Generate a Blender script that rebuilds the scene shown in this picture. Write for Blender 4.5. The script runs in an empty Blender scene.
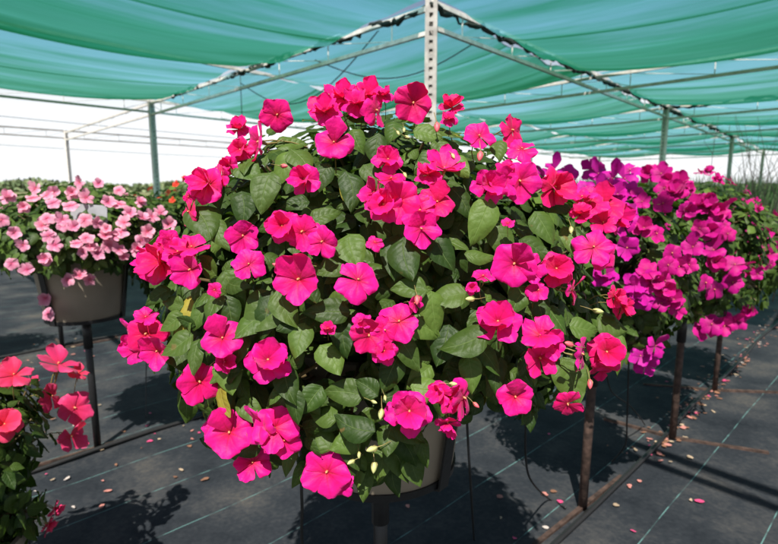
import bpy, math, random
import numpy as np
from mathutils import Vector, Matrix
R_ = random.Random(7)
rng = np.random.default_rng(11)
scene = bpy.context.scene
COL = scene.collection
EYE = Vector((0, 0, 1.3)); FPX = 530.0; TH = math.radians(9.1)
cT, sT = math.cos(TH), math.sin(TH)
SUN_TO = Vector((-0.17, -1.0, 1.42)).normalized()

# ------------------------------------------------------------------ helpers
def ray(px, py):
    xc, yc = px - 389.0, 272.0 - py
    return Vector((xc, FPX * cT + yc * sT, yc * cT - FPX * sT)).normalized()

def project(P):
    P = np.asarray(P, float).reshape(-1, 3) - np.array([0, 0, 1.3])
    d = P[:, 1] * cT - P[:, 2] * sT
    u = P[:, 2] * cT + P[:, 1] * sT
    d = np.where(d < 1e-3, 1e-3, d)
    return 389 + FPX * P[:, 0] / d, 272 - FPX * u / d, d

def at(px, py, dist=None, z=None):
    d = ray(px, py)
    return EYE + d * ((z - 1.3) / d.z if z is not None else dist / d.y)

def inside(poly, x, y):
    r = np.zeros(len(x), bool)
    n = len(poly)
    for k in range(n):
        x0, y0 = poly[k]; x1, y1 = poly[(k + 1) % n]
        c = ((y0 > y) != (y1 > y)) & (x < (x1 - x0) * (y - y0) / ((y1 - y0) or 1e-9) + x0)
        r ^= c
    return r

def tag(o, label=None, cat=None, group=None, kind=None):
    if label: o['label'] = label
    if cat: o['category'] = cat
    if group: o['group'] = group
    if kind: o['kind'] = kind
    return o

def empty(name, loc, label, cat, group=None):
    o = bpy.data.objects.new(name, None); o.location = loc
    o.empty_display_size = .1
    COL.objects.link(o)
    return tag(o, label, cat, group)

def link(name, me, parent=None, world=True):
    o = bpy.data.objects.new(name, me); COL.objects.link(o)
    if parent is not None:
        o.parent = parent
        if world:
            o.location = -parent.location
    return o

def mesh_from(name, V, F, mats, midx=None, smooth=True, uv=None, tint=None):
    me = bpy.data.meshes.new(name)
    V = np.asarray(V, np.float32)
    if isinstance(F, np.ndarray):
        nf, k = F.shape
        me.vertices.add(len(V)); me.vertices.foreach_set('co', V.ravel())
        me.loops.add(nf * k); me.loops.foreach_set('vertex_index', F.ravel().astype(np.int32))
        me.polygons.add(nf)
        me.polygons.foreach_set('loop_start', (np.arange(nf) * k).astype(np.int32))
        me.polygons.foreach_set('loop_total', np.full(nf, k, np.int32))
    else:
        me.from_pydata(V.tolist(), [], F)
    for m in mats: me.materials.append(m)
    if midx is not None: me.polygons.foreach_set('material_index', np.asarray(midx, np.int32))
    me.polygons.foreach_set('use_smooth', np.full(len(me.polygons), smooth))
    if uv is not None:
        l = me.uv_layers.new(name='UVMap')
        vi = np.empty(len(me.loops), np.int32); me.loops.foreach_get('vertex_index', vi)
        l.data.foreach_set('uv', np.asarray(uv, np.float32)[vi].ravel())
    if tint is not None:
        a = me.attributes.new('tint', 'FLOAT', 'POINT')
        a.data.foreach_set('value', np.asarray(tint, np.float32))
    me.update(); me.validate()
    return me

class MB:
    """collects boxes, bars and tubes for one mesh"""
    def __init__(s): s.V = []; s.F = []; s.M = []; s.UV = []
    def add(s, V, F, m=0, uv=None):
        b = len(s.V)
        s.V += [tuple(v) for v in V]; s.F += [tuple(b + i for i in f) for f in F]; s.M += [m] * len(F)
        s.UV += (uv if uv is not None else [(0, 0)] * len(V))
    def bar(s, a, b, w, h, m=0, up=(0, 0, 1)):
        a, b = Vector(a), Vector(b); d = (b - a).normalized(); up = Vector(up)
        if abs(d.dot(up)) > .98: up = Vector((0, 1, 0))
        x = d.cross(up).normalized() * w / 2; y = x.cross(d).normalized() * h / 2
        V = [a - x - y, a + x - y, a + x + y, a - x + y, b - x - y, b + x - y, b + x + y, b - x + y]
        s.add(V, [(0, 3, 2, 1), (4, 5, 6, 7), (0, 1, 5, 4), (1, 2, 6, 5), (2, 3, 7, 6), (3, 0, 4, 7)], m)
    def tube(s, pts, rad, n=8, m=0, cap=True):
        pts = [Vector(p) for p in pts]
        if not hasattr(rad, '__len__'): rad = [rad] * len(pts)
        ref = None; V = []; F = []
        for i, p in enumerate(pts):
            d = (pts[min(i + 1, len(pts) - 1)] - pts[max(i - 1, 0)]).normalized()
            if ref is None:
                ref = d.orthogonal().normalized()
            x = (ref - d * ref.dot(d)).normalized(); ref = x; y = d.cross(x)
            for k in range(n):
                a = 2 * math.pi * k / n
                V.append(p + (x * math.cos(a) + y * math.sin(a)) * rad[i])
        for i in range(len(pts) - 1):
            for k in range(n):
                F.append((i * n + k, i * n + (k + 1) % n, (i + 1) * n + (k + 1) % n, (i + 1) * n + k))
        if cap:
            F.append(tuple(reversed(range(n)))); F.append(tuple((len(pts) - 1) * n + k for k in range(n)))
        s.add(V, F, m)
    def lathe(s, prof, c, n=40, m=0):
        V = []; F = []
        for (r, z) in prof:
            for k in range(n):
                a = 2 * math.pi * k / n
                V.append((c[0] + r * math.cos(a), c[1] + r * math.sin(a), c[2] + z))
        for i in range(len(prof) - 1):
            for k in range(n):
                F.append((i * n + k, i * n + (k + 1) % n, (i + 1) * n + (k + 1) % n, (i + 1) * n + k))
        s.add(V, F, m)
    def build(s, name, mats, parent=None, smooth=False):
        if not isinstance(mats, (list, tuple)): mats = [mats]
        me = mesh_from(name, s.V, s.F, mats, s.M, smooth, s.UV)
        return link(name, me, parent)

def auto_smooth(o, deg=40):
    me = o.data
    try: me.set_sharp_from_angle(angle=math.radians(deg))
    except Exception: pass
    me.polygons.foreach_set('use_smooth', np.full(len(me.polygons), True))
    return o

# ------------------------------------------------------------------ materials
def mat(name):
    m = bpy.data.materials.new(name); m.use_nodes = True
    nt = m.node_tree; nt.nodes.clear()
    out = nt.nodes.new('ShaderNodeOutputMaterial')
    return m, nt, nt.nodes.new, nt.links.new, out

def ramp(nt, fac, stops):
    r = nt.nodes.new('ShaderNodeValToRGB'); e = r.color_ramp.elements
    while len(e) < len(stops): e.new(.5)
    for k, (p, c) in enumerate(stops):
        e[k].position = p; e[k].color = (*c, 1)
    nt.links.new(fac, r.inputs[0]); return r.outputs[0]

def simple(name, c, rough=.5, metal=0, var=.15, nscale=30, bump=.1, spec=.5):
    m, nt, N, L, out = mat(name)
    p = N('ShaderNodeBsdfPrincipled'); L(p.outputs[0], out.inputs[0])
    tc = N('ShaderNodeTexCoord'); no = N('ShaderNodeTexNoise'); no.inputs['Scale'].default_value = nscale
    no.inputs['Detail'].default_value = 6
    L(tc.outputs['Object'], no.inputs['Vector'])
    col = ramp(nt, no.outputs['Fac'], [(.3, tuple(v * (1 - var) for v in c)), (.7, tuple(min(1, v * (1 + var)) for v in c))])
    L(col, p.inputs['Base Color'])
    p.inputs['Roughness'].default_value = rough; p.inputs['Metallic'].default_value = metal
    p.inputs['Specular IOR Level'].default_value = spec
    b = N('ShaderNodeBump'); b.inputs['Strength'].default_value = bump; b.inputs['Distance'].default_value = .01
    L(no.outputs['Fac'], b.inputs['Height']); L(b.outputs[0], p.inputs['Normal'])
    return m

def leaf_material(name, dark, light, vein, transl=(.10, .22, .015)):
    m, nt, N, L, out = mat(name)
    uv = N('ShaderNodeUVMap'); sep = N('ShaderNodeSeparateXYZ'); L(uv.outputs[0], sep.inputs[0])
    def M(op, a, b=None, c=None):
        n = N('ShaderNodeMath'); n.operation = op
        for k, v in enumerate((a, b, c)):
            if v is None: continue
            if isinstance(v, (int, float)): n.inputs[k].default_value = v
            else: L(v, n.inputs[k])
        return n.outputs[0]
    u, v = sep.outputs[0], sep.outputs[1]
    au = M('ABSOLUTE', u)
    mid = M('SUBTRACT', 1.0, M('MINIMUM', M('MULTIPLY', au, 22.0), 1.0))
    ph = M('SUBTRACT', M('MULTIPLY', v, 40.0), M('MULTIPLY', au, 10.0))
    side = M('POWER', M('ABSOLUTE', M('COSINE', M('MULTIPLY', ph, .5))), 14.0)
    side = M('MULTIPLY', side, M('SUBTRACT', 1.0, au))
    at = N('ShaderNodeAttribute'); at.attribute_name = 'tint'
    tc = N('ShaderNodeTexCoord'); no = N('ShaderNodeTexNoise'); no.inputs['Scale'].default_value = 70; no.inputs['Detail'].default_value = 4
    L(tc.outputs['Object'], no.inputs['Vector'])
    f = M('ADD', M('MULTIPLY', at.outputs['Fac'], .75), M('MULTIPLY', no.outputs['Fac'], .35))
    c = ramp(nt, f, [(.1, dark), (.95, light)])
    sp = N('ShaderNodeTexNoise'); sp.inputs['Scale'].default_value = 38; sp.inputs['Detail'].default_value = 3; L(tc.outputs['Object'], sp.inputs['Vector'])
    ms0 = N('ShaderNodeMix'); ms0.data_type = 'RGBA'; L(ramp(nt, sp.outputs['Fac'], [(.69, (0, 0, 0)), (.75, (.7, .7, .7))]), ms0.inputs[0]); L(c, ms0.inputs[6]); ms0.inputs[7].default_value = (.14, .085, .03, 1); c = ms0.outputs[2]
    mx = N('ShaderNodeMix'); mx.data_type = 'RGBA'
    L(M('ADD', M('MULTIPLY', mid, .5), M('MULTIPLY', side, .08)), mx.inputs[0]); L(c, mx.inputs[6]); mx.inputs[7].default_value = (*vein, 1)
    p = N('ShaderNodeBsdfPrincipled'); L(mx.outputs[2], p.inputs['Base Color'])
    p.inputs['Roughness'].default_value = .5; p.inputs['Specular IOR Level'].default_value = .22
    h = M('SUBTRACT', M('MULTIPLY', M('ABSOLUTE', M('SINE', M('MULTIPLY', ph, .5))), .35), M('MULTIPLY', mid, .6))
    h = M('ADD', h, M('MULTIPLY', no.outputs['Fac'], 2.0))
    b = N('ShaderNodeBump'); b.inputs['Strength'].default_value = .42; b.inputs['Distance'].default_value = .0022
    L(h, b.inputs['Height']); L(b.outputs[0], p.inputs['Normal'])
    t = N('ShaderNodeBsdfTranslucent'); t.inputs[0].default_value = (*transl, 1)
    ms = N('ShaderNodeMixShader'); ms.inputs[0].default_value = .16
    L(p.outputs[0], ms.inputs[1]); L(t.outputs[0], ms.inputs[2]); L(ms.outputs[0], out.inputs[0])
    return m

def petal_material(name, edge, body, throat, transl, tf=.32):
    m, nt, N, L, out = mat(name)
    uv = N('ShaderNodeUVMap'); sep = N('ShaderNodeSeparateXYZ'); L(uv.outputs[0], sep.inputs[0])
    def M(op, a, b=None):
        n = N('ShaderNodeMath'); n.operation = op
        for k, v in enumerate((a, b)):
            if v is None: continue
            if isinstance(v, (int, float)): n.inputs[k].default_value = v
            else: L(v, n.inputs[k])
        return n.outputs[0]
    u, v = sep.outputs[0], sep.outputs[1]
    info = N('ShaderNodeObjectInfo')
    n0 = N('ShaderNodeTexNoise'); n0.inputs['Scale'].default_value = 3.5; n0.inputs['Detail'].default_value = 5
    tc0 = N('ShaderNodeTexCoord'); L(tc0.outputs['Object'], n0.inputs['Vector'])
    vv = M('ADD', v, M('MULTIPLY', M('SUBTRACT', n0.outputs['Fac'], .5), .5))
    vv = M('SUBTRACT', vv, M('MULTIPLY', M('POWER', M('SUBTRACT', 1.0, M('MINIMUM', M('ABSOLUTE', u), 1.0)), 8.0), .22))
    c = ramp(nt, vv, [(0, throat), (.26, tuple(a * .55 + b * .45 for a, b in zip(body, throat))), (.6, body), (1, edge)])
    hs = N('ShaderNodeHueSaturation')
    L(c, hs.inputs['Color']); hs.inputs['Saturation'].default_value = 1
    L(M('ADD', .492, M('MULTIPLY', info.outputs['Random'], .016)), hs.inputs['Hue'])
    L(M('ADD', .9, M('MULTIPLY', info.outputs['Random'], .15)), hs.inputs['Value'])
    p = N('ShaderNodeBsdfPrincipled'); L(hs.outputs[0], p.inputs['Base Color'])
    p.inputs['Roughness'].default_value = .55; p.inputs['Specular IOR Level'].default_value = .22
    p.inputs['Sheen Weight'].default_value = .10
    tc = N('ShaderNodeTexCoord'); no = N('ShaderNodeTexNoise'); no.inputs['Scale'].default_value = 6; no.inputs['Detail'].default_value = 3
    L(tc.outputs['Object'], no.inputs['Vector'])
    vein = M('MULTIPLY', M('ABSOLUTE', M('SINE', M('MULTIPLY', u, 7.0))), .10)
    h = M('ADD', vein, M('MULTIPLY', no.outputs['Fac'], 1.5))
    b = N('ShaderNodeBump'); b.inputs['Strength'].default_value = .45; b.inputs['Distance'].default_value = .0025
    L(h, b.inputs['Height']); L(b.outputs[0], p.inputs['Normal'])
    t = N('ShaderNodeBsdfTranslucent'); t.inputs[0].default_value = (*transl, 1)
    ms = N('ShaderNodeMixShader'); ms.inputs[0].default_value = tf
    L(p.outputs[0], ms.inputs[1]); L(t.outputs[0], ms.inputs[2]); L(ms.outputs[0], out.inputs[0])
    return m

LEAF = leaf_material('leaf_dark', (.011, .031, .004), (.062, .105, .018), (.15, .22, .075))
LEAF_FRESH = leaf_material('leaf_fresh', (.026, .060, .008), (.090, .150, .026), (.16, .24, .07))
LEAF_OLD = leaf_material('leaf_yellowing', (.09, .10, .012), (.26, .22, .03), (.30, .26, .08))
STEM = simple('stem', (.10, .07, .03), .5, nscale=40)
HOT = petal_material('petal_hot_pink', (.86, .008, .30), (.80, .004, .235), (.40, .001, .04), (.88, .005, .075))
HOT_SHADE = petal_material('petal_hot_pink_shaded', (.82, .008, .22), (.76, .004, .155), (.38, .001, .03), (.86, .005, .05))  # redder copy of the hot pink, shade and translucency put into the petal colour
CORAL = petal_material('petal_coral', (.78, .07, .20), (.74, .035, .15), (.6, .02, .06), (.8, .03, .07))
MAGENTA = petal_material('petal_magenta', (.60, .004, .26), (.54, .003, .22), (.28, .002, .10), (.6, .004, .14))
VIOLET = petal_material('petal_violet', (.60, .006, .36), (.54, .004, .30), (.28, .002, .14), (.55, .004, .2))
PALE = petal_material('petal_pale_pink', (.82, .46, .56), (.78, .30, .44), (.5, .03, .14), (.75, .25, .35))
RED = petal_material('petal_red', (.75, .10, .03), (.7, .05, .02), (.4, .02, .01), (.75, .08, .02))
EYE_M = simple('flower_eye', (.62, .22, .10), .5, nscale=200)
SEPAL = simple('flower_stalk', (.20, .16, .05), .5, nscale=60)
BUD_PALE = simple('bud_pale', (.42, .44, .17), .5, var=.3, nscale=60)
BUD_PINK = simple('bud_pink', (.65, .10, .13), .5, var=.3, nscale=60)
POT_M = simple('pot_taupe_plastic', (.27, .225, .17), .5, var=.14, nscale=7, bump=.05)
SOIL = simple('potting_soil', (.03, .02, .013), .95, nscale=80, bump=.8)
STRAP = simple('black_painted_steel', (.012, .012, .013), .45, nscale=50)
RUST = simple('rusty_steel', (.060, .036, .027), .75, .2, var=.6, nscale=35, bump=.4)
GALV = simple('galvanised_steel', (.68, .65, .61), .6, .05, var=.2, nscale=14)
GALV_P = simple('galvanised_post_sunlit', (.37, .355, .33), .6, .1, var=.3, nscale=10)  # darkened copy for the sunlit middle post; shaded posts get the brighter steel
GALV_D = simple('galvanised_steel_weathered', (.30, .28, .26), .65, .2, var=.3, nscale=12)
PIPE = simple('black_poly_pipe', (.012, .012, .012), .5, nscale=20)
CARD = simple('tag_plastic', (.30, .31, .33), .5, nscale=20)

# ------------------------------------------------------------------ templates
def leaf_tpl(seed, nu=7, nv=9, w=.33):
    r = np.random.default_rng(seed)
    V = []; UV = []
    droop = r.uniform(.02, .38); fold = r.uniform(.02, .17); ph = r.uniform(0, 6); tw = r.uniform(-.22, .22); side = r.uniform(-.09, .09)
    for j in range(nv):
        v = j / (nv - 1)
        ww = w * (math.sin(math.pi * v ** .78) ** .72 if 0 < v < 1 else 0.0)
        ww *= (1 - .18 * v)
        if v > .86: ww *= .92
        for i in range(nu):
            u = -1 + 2 * i / (nu - 1)
            x = u * ww + side * math.sin(v * 3.1)
            z = -droop * v * v + abs(u) * ww * fold * 3 - (abs(u) ** 3) * ww * .38
            z += .026 * math.sin(v * 13 + ph + (2 if u > 0 else 0)) * abs(u) + tw * u * v * .4
            y = v - .05 * abs(u) * math.sin(math.pi * v)
            z += (.010 * math.sin(v * 26 + abs(u) * 2)) * (1 - abs(u))
            V.append((x, y, z)); UV.append((u, v))
    F = []
    for j in range(nv - 1):
        for i in range(nu - 1):
            a = j * nu + i; F.append((a, a + 1, a + 1 + nu, a + nu))
    return np.array(V), np.array(F), np.array(UV)
LTPL = [leaf_tpl(s, w=wd) for s, wd in ((1, .28), (2, .33), (3, .38), (4, .30), (5, .35), (6, .26), (7, .32), (8, .40), (9, .30), (10, .34), (11, .29), (12, .36))]
LTPL_LO = [leaf_tpl(s, 5, 6, w=wd) for s, wd in ((1, .31), (2, .34), (3, .37), (4, .31))]

def build_leaves(name, P, Y, Z, S, W, mats, lo=False, mi=None, extra=None):
    """P base, Y tip direction, Z normal, S length, W width factor: all leaves of a plant as one mesh"""
    P = np.asarray(P); Y = np.asarray(Y); Z = np.asarray(Z); S = np.asarray(S)
    Y = Y / np.linalg.norm(Y, axis=1, keepdims=True)
    Z = Z - Y * (Z * Y).sum(1, keepdims=True); Z = Z / (np.linalg.norm(Z, axis=1, keepdims=True) + 1e-9)
    X = np.cross(Y, Z)
    T = LTPL_LO if lo else LTPL
    Vs, Fs, Us, Ts, Ms = [], [], [], [], []
    base = 0
    for k in range(len(P)):
        tv, tf, tu = T[k % len(T)]
        sx = W[k] * (1 if (k // 7) % 2 else -1)
        v = P[k] + S[k] * (tv[:, :1] * sx * X[k] + tv[:, 1:2] * Y[k] + tv[:, 2:] * Z[k])
        Vs.append(v); Fs.append((tf if sx > 0 else tf[:, ::-1]) + base); Us.append(tu)
        Ts.append(np.full(len(v), rng.random())); base += len(v)
        Ms.append(np.full(len(tf), 0 if mi is None else mi[k]))
    me = mesh_from(name, np.vstack(Vs), np.vstack(Fs), mats, np.concatenate(Ms), True, np.vstack(Us), np.concatenate(Ts))
    return me

def flower_mesh(name, pm, seed, cup=.10, fold_top=0.0, double=False, lo=False):
    r = random.Random(seed); wm = r.uniform(.94, 1.08)
    nu, nv = (9, 9) if not lo else (5, 5)
    V = []; F = []; M = []; UV = []
    angs = [(90, .46, .250), (17, .49, .232), (163, .49, .232), (-54, .53, .230), (-126, .53, .230)]
    if double:
        angs += [(60, .34, .24), (130, .36, .22), (-20, .36, .22), (-90, .34, .24), (200, .34, .2)]
    for k, (a, Ln, W) in enumerate(angs):
        a = math.radians(a + r.uniform(-7, 7)); Ln *= r.uniform(.92, 1.06); W *= r.uniform(.92, 1.08) * wm
        ph = r.uniform(0, 6); ruf = r.uniform(.014, .045); b = len(V)
        cu = cup * r.uniform(.4, 1.5) + (.35 if k >= 5 else 0); bend = r.uniform(-.16, .06); twist = r.uniform(-.12, .12)
        if k == 0: cu += fold_top
        layer = (.020, .0, .040, .055, .012)[k % 5] + (.03 if k >= 5 else 0)
        notch = r.uniform(.03, .11); skew = r.uniform(-.16, .16); f2 = r.uniform(3.2, 6.2)
        for j in range(nv):
            v = .03 + .97 * j / (nv - 1)
            w = W * max(.0, math.sin(math.pi * min(1, v * .5 + .02)) ** 1.1) * math.sqrt(max(0, 1 - (max(0, v - .66) / .42) ** 2)) * 1.04
            w = max(w, .03)
            for i in range(nu):
                u = -1 + 2 * i / (nu - 1)
                y = Ln * (v - .25 * u * u * v ** 2.5 - notch * math.exp(-(u / .4) ** 2) * v ** 8)
                x = u * w + skew * w * v * v
                z = layer + cu * v + bend * v * v * v + ruf * math.sin(u * f2 + ph) * v * v + .012 * math.sin(v * 9 + u * 5 + ph) * v
                z += -.085 * (u * u) * v * (1 if k % 2 else .6) + twist * u * v * .8
                z += -.02 * math.exp(-(u / .12) ** 2) * v
                X = x * math.sin(a) + y * math.cos(a); Y = -x * math.cos(a) + y * math.sin(a)
                V.append((X, Y, z)); UV.append((u, v))
        for j in range(nv - 1):
            for i in range(nu - 1):
                q = b + j * nu + i; F.append((q, q + 1, q + 1 + nu, q + nu)); M.append(0)
    m = MB(); m.V = V; m.F = F; m.M = M; m.UV = UV
    n = 6 if not lo else 4
    m.tube([(0, .01, -.02), (.0, .02, .05), (.0, .0, .085), (0, -.015, .10)], [.020, .022, .024, .008], n, 1)     # anther column
    if not lo:
        m.tube([(0, 0, 0), (0, -.05, -.12), (.02, -.02, -.35), (.03, .10, -.55)], [.045, .035, .016, .008], 6, 2)   # spur
        m.tube([(0, .02, 0), (-.03, .10, -.3), (-.03, .06, -.75), (0, -.1, -1.1)], [.02, .016, .016, .018], 5, 2)   # stalk
    return mesh_from(name, m.V, m.F, [pm, EYE_M, SEPAL], m.M, True, m.UV)

def flower_set(pm, n, lo=False, seed=0):
    out = []
    for k in range(n):
        out.append(flower_mesh('blossom', pm, seed + k * 13 + 1, cup=(.04, .08, .15, .06, .20, .02)[k % 6],
                               fold_top=(0, .0, .16, .05, .34, 0)[k % 6], double=(k % 6 == 3), lo=lo))
    return out

def bud_mesh(pm, seed):
    m = MB()
    m.tube([(0, 0, -.5), (0, .03, -.42), (.02, 0, -.2), (0, 0, .0), (0, 0, .2), (0, 0, .38), (0, .01, .5)], [.03, .12, .22, .25, .21, .12, .02], 9, 0)
    m.tube([(0, 0, -.45), (.05, .1, -.9), (0, .3, -1.6)], [.06, .035, .03], 5, 1)
    for a in (0, 2.1, 4.2):
        m.tube([(.12 * math.cos(a), .12 * math.sin(a), -.42), (.25 * math.cos(a), .25 * math.sin(a), -.2), (.22 * math.cos(a), .22 * math.sin(a), .1)], [.05, .05, .01], 4, 1)
    return mesh_from('bud', m.V, m.F, [pm, SEPAL], m.M, True, m.UV)
BUDS = [bud_mesh(BUD_PALE, 1), bud_mesh(BUD_PINK, 2)]

# ------------------------------------------------------------------ mounds
class Mound:
    def __init__(s, C, R): s.C = Vector(C); s.R = Vector(R)
    def hit(s, px, py, lift=0.0):
        d = ray(px, py); o = EYE - s.C
        k = 1 + lift
        D = Vector((d.x / s.R.x, d.y / s.R.y, d.z / s.R.z)) / k; O = Vector((o.x / s.R.x, o.y / s.R.y, o.z / s.R.z)) / k
        a, b, c = D.dot(D), 2 * O.dot(D), O.dot(O) - 1
        disc = b * b - 4 * a * c
        t = (-b - math.sqrt(disc)) / (2 * a) if disc > 0 else -b / (2 * a)
        P = EYE + d * t
        n = P - s.C; n = Vector((n.x / s.R.x ** 2, n.y / s.R.y ** 2, n.z / s.R.z ** 2)).normalized()
        return P, n, d, disc > 0

def place(name, me, parent, P, X, Y, Z, size):
    o = bpy.data.objects.new(name, me); COL.objects.link(o); o.parent = parent
    M = Matrix((( X.x, Y.x, Z.x), (X.y, Y.y, Z.y), (X.z, Y.z, Z.z))).to_4x4()
    o.matrix_basis = Matrix.Translation(P - parent.location) @ M @ Matrix.Diagonal((size, size, size, 1))
    return o

def put_flower(parent, meshes, mound, px, py, w, h, tilt=None, lift=.03, k=None):
    """a blossom seen w x h pixels large; tilt picks which way a foreshortened one faces"""
    P, n, d, hit = mound.hit(px, py, lift)
    depth = (P - EYE).dot(Vector((0, cT, -sT)))
    size = max(w, h) * 1.11 * depth / FPX
    right = Vector((1, 0, 0)); upc = Vector((0, sT, cT))
    view = -d
    a = math.acos(max(.18, min(w, h) / max(w, h)))
    if tilt is None:
        tilt = ('u' if w >= h else ('l' if px < mound_px(mound) else 'r'))
    tv = {'u': upc, 'd': -upc, 'l': -right, 'r': right}[tilt]
    Z = (view * math.cos(a) + tv * math.sin(a))
    Z = (Z + n * .18 + Vector((R_.uniform(-.16, .16), R_.uniform(-.1, .1), R_.uniform(-.12, .18)))).normalized()
    roll = R_.uniform(-.7, .7)
    Y = (upc - Z * upc.dot(Z)).normalized(); X = Y.cross(Z)
    Y, X = Y * math.cos(roll) + X * math.sin(roll), X * math.cos(roll) - Y * math.sin(roll)
    me = meshes[k if k is not None else R_.randrange(len(meshes))]
    return place('blossom', me, parent, P, X, Y, Z, size)

def mound_px(m):
    return float(project(m.C)[0][0])

def scatter_flowers(parent, meshes, mound, n, size, seed, zmin=-.45, seen_poly=None, hidden_only=False, cluster=3):
    r = random.Random(seed); made = 0; tries = 0
    while made < n and tries < 6000:
        tries += 1
        z = r.uniform(zmin, 1); a = r.uniform(0, 2 * math.pi); q = math.sqrt(1 - z * z)
        d0 = Vector((q * math.cos(a), q * math.sin(a), z))
        if hidden_only and (Vector((d0.x, d0.y, 0)).dot(Vector((0, -1, 0))) > -.15 or z > .72): continue
        for c in range(r.randint(1, cluster)):
            d = (d0 + Vector((r.gauss(0, .11), r.gauss(0, .11), r.gauss(0, .11)))).normalized()
            P = mound.C + Vector((d.x * mound.R.x, d.y * mound.R.y, d.z * mound.R.z)) * 1.03
            if seen_poly is not None:
                x, y, _ = project(P)
                if not inside(seen_poly, x, y)[0]: continue
            Z = (d + Vector((r.gauss(0, .25), r.gauss(0, .25) - .35, r.gauss(0, .25) + .25))).normalized()
            Y = Vector((0, 0, 1)); Y = (Y - Z * Y.dot(Z)); Y = Y.normalized() if Y.length > .05 else Vector((0, 1, 0)).cross(Z).cross(Z).normalized()
            X = Y.cross(Z).normalized(); Y = Z.cross(X)
            place('blossom', meshes[r.randrange(len(meshes))], parent, P, X, Y, Z, size * r.uniform(.85, 1.12)); made += 1
            if made >= n: break

def mound_leaves(mound, n_shoots, ln, seed, poly=None, zmin=-.62, inner=600, root=None, lumps=.10, holes=None):
    r = np.random.default_rng(seed)
    C = np.array(mound.C); R = np.array(mound.R)
    P, Y, Z, S = [], [], [], []; shoots = []
    tries = 0; pts = []
    lump = r.normal(size=(14, 3)); lump /= np.linalg.norm(lump, axis=1, keepdims=True)
    while len(pts) < n_shoots and tries < n_shoots * 60:
        tries += 1
        z = r.uniform(zmin, 1); a = r.uniform(0, 2 * math.pi); q = math.sqrt(1 - z * z)
        d = np.array([q * math.cos(a), q * math.sin(a), z])
        mind = 1.55 / math.sqrt(n_shoots)
        if pts and min(np.sum((np.array(pts) - d) ** 2, axis=1)) < mind ** 2: continue
        pts.append(d)
    for d in pts:
        l = np.max(lump @ d) ** 8
        rad = .90 + lumps * (l - .4) + r.normal() * .03
        p = C + R * d * rad
        ax = d / R; ax = ax / np.linalg.norm(ax) + np.array([0, 0, .45]); ax /= np.linalg.norm(ax)
        shoots.append((p, ax))
        t1 = np.cross(ax, [0.3, .2, .9]); t1 /= np.linalg.norm(t1); t2 = np.cross(ax, t1)
        for tier, (off, m, lift, f) in enumerate(((0.0, 5, .55, .72), (-.028, 6, .12, 1.0), (-.075, 5, -.12, 1.05))):
            a0 = r.uniform(0, 6.28)
            for k in range(m):
                a = a0 + 6.283 * k / m + r.normal() * .22
                t = t1 * math.cos(a) + t2 * math.sin(a)
                y = t + ax * (lift + r.normal() * .14) + np.array([0, 0, -.28 - .1 * r.random()])
                zz = ax * 1.0 - t * lift * .5 + r.normal(size=3) * .16
                P.append(p + ax * off + t * ln * .22); Y.append(y); Z.append(zz); S.append(ln * f * r.uniform(.55, 1.32))
    for k in range(inner):
        z = r.uniform(zmin * .9, 1); a = r.uniform(0, 2 * math.pi); q = math.sqrt(1 - z * z)
        d = np.array([q * math.cos(a), q * math.sin(a), z]); f = r.uniform(.45, .80)
        P.append(C + R * d * f); Y.append(np.cross(d, r.normal(size=3)) + d * .3 + np.array([0, 0, -.2])); Z.append(d + r.normal(size=3) * .4); S.append(ln * r.uniform(.8, 1.2))
    P = np.array(P); Y = np.array(Y); Z = np.array(Z); S = np.array(S)
    Y /= np.linalg.norm(Y, axis=1, keepdims=True)
    if poly is not None:
        keep = np.ones(len(P), bool)
        for f in (0.1, .55, .95):
            x, y, _ = project(P + Y * S[:, None] * f)
            keep &= inside(poly, x, y)
        if holes:
            x, y, dd = project(P + Y * S[:, None] * .5)
            for hp in holes:
                keep &= ~(inside(hp, x, y) & (P[:, 1] < mound.C.y))
        P, Y, Z, S = P[keep], Y[keep], Z[keep], S[keep]
        sh = []
        for p, ax in shoots:
            x, y, _ = project(p)
            if inside(poly, x, y)[0] and not (holes and any(inside(hp, x, y)[0] for hp in holes) and p[1] < mound.C.y): sh.append((p, ax))
        shoots = sh
    return P, Y, Z, S, shoots

def stems(name, shoots, root, parent, m, rad=.0035, n=5):
    b = MB()
    for p, ax in shoots:
        p = Vector(p); ax = Vector(ax); q = p - ax * .02
        r0 = Vector(root) + Vector((R_.uniform(-.09, .09), R_.uniform(-.09, .09), 0))
        ctrl = r0.lerp(p, .55) + Vector((0, 0, .06))
        pts = [(r0 * (1 - t) ** 2 + ctrl * 2 * t * (1 - t) + q * t * t) for t in [k / 5 for k in range(6)]]
        b.tube(pts, [rad * 1.5, rad * 1.4, rad * 1.3, rad * 1.1, rad, rad * .7], n, 0, cap=False)
    return b.build(name, m, parent, smooth=True)

def pot(parent, base, rb=.165, rr=.20, h=.29):
    b = MB(); c = base
    b.lathe([(0.001, .004), (rb - .02, .004), (rb - .006, .0), (rb, .008), (rb + (rr - rb) * .5, h * .5), (rr - .004, h - .035), (rr + .008, h - .03), (rr + .010, h), (rr - .002, h + .002),
             (rr - .008, h - .03), (rb - .01, .02)], c, 56)
    o = b.build('pot', POT_M, parent); auto_smooth(o, 35)
    s = MB(); s.lathe([(0.001, 0), (rr * .5, .008), (rr - .010, 0)], (c[0], c[1], c[2] + h - .045), 32); s.build('soil', SOIL, o).location = (0, 0, 0)
    return o

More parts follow.
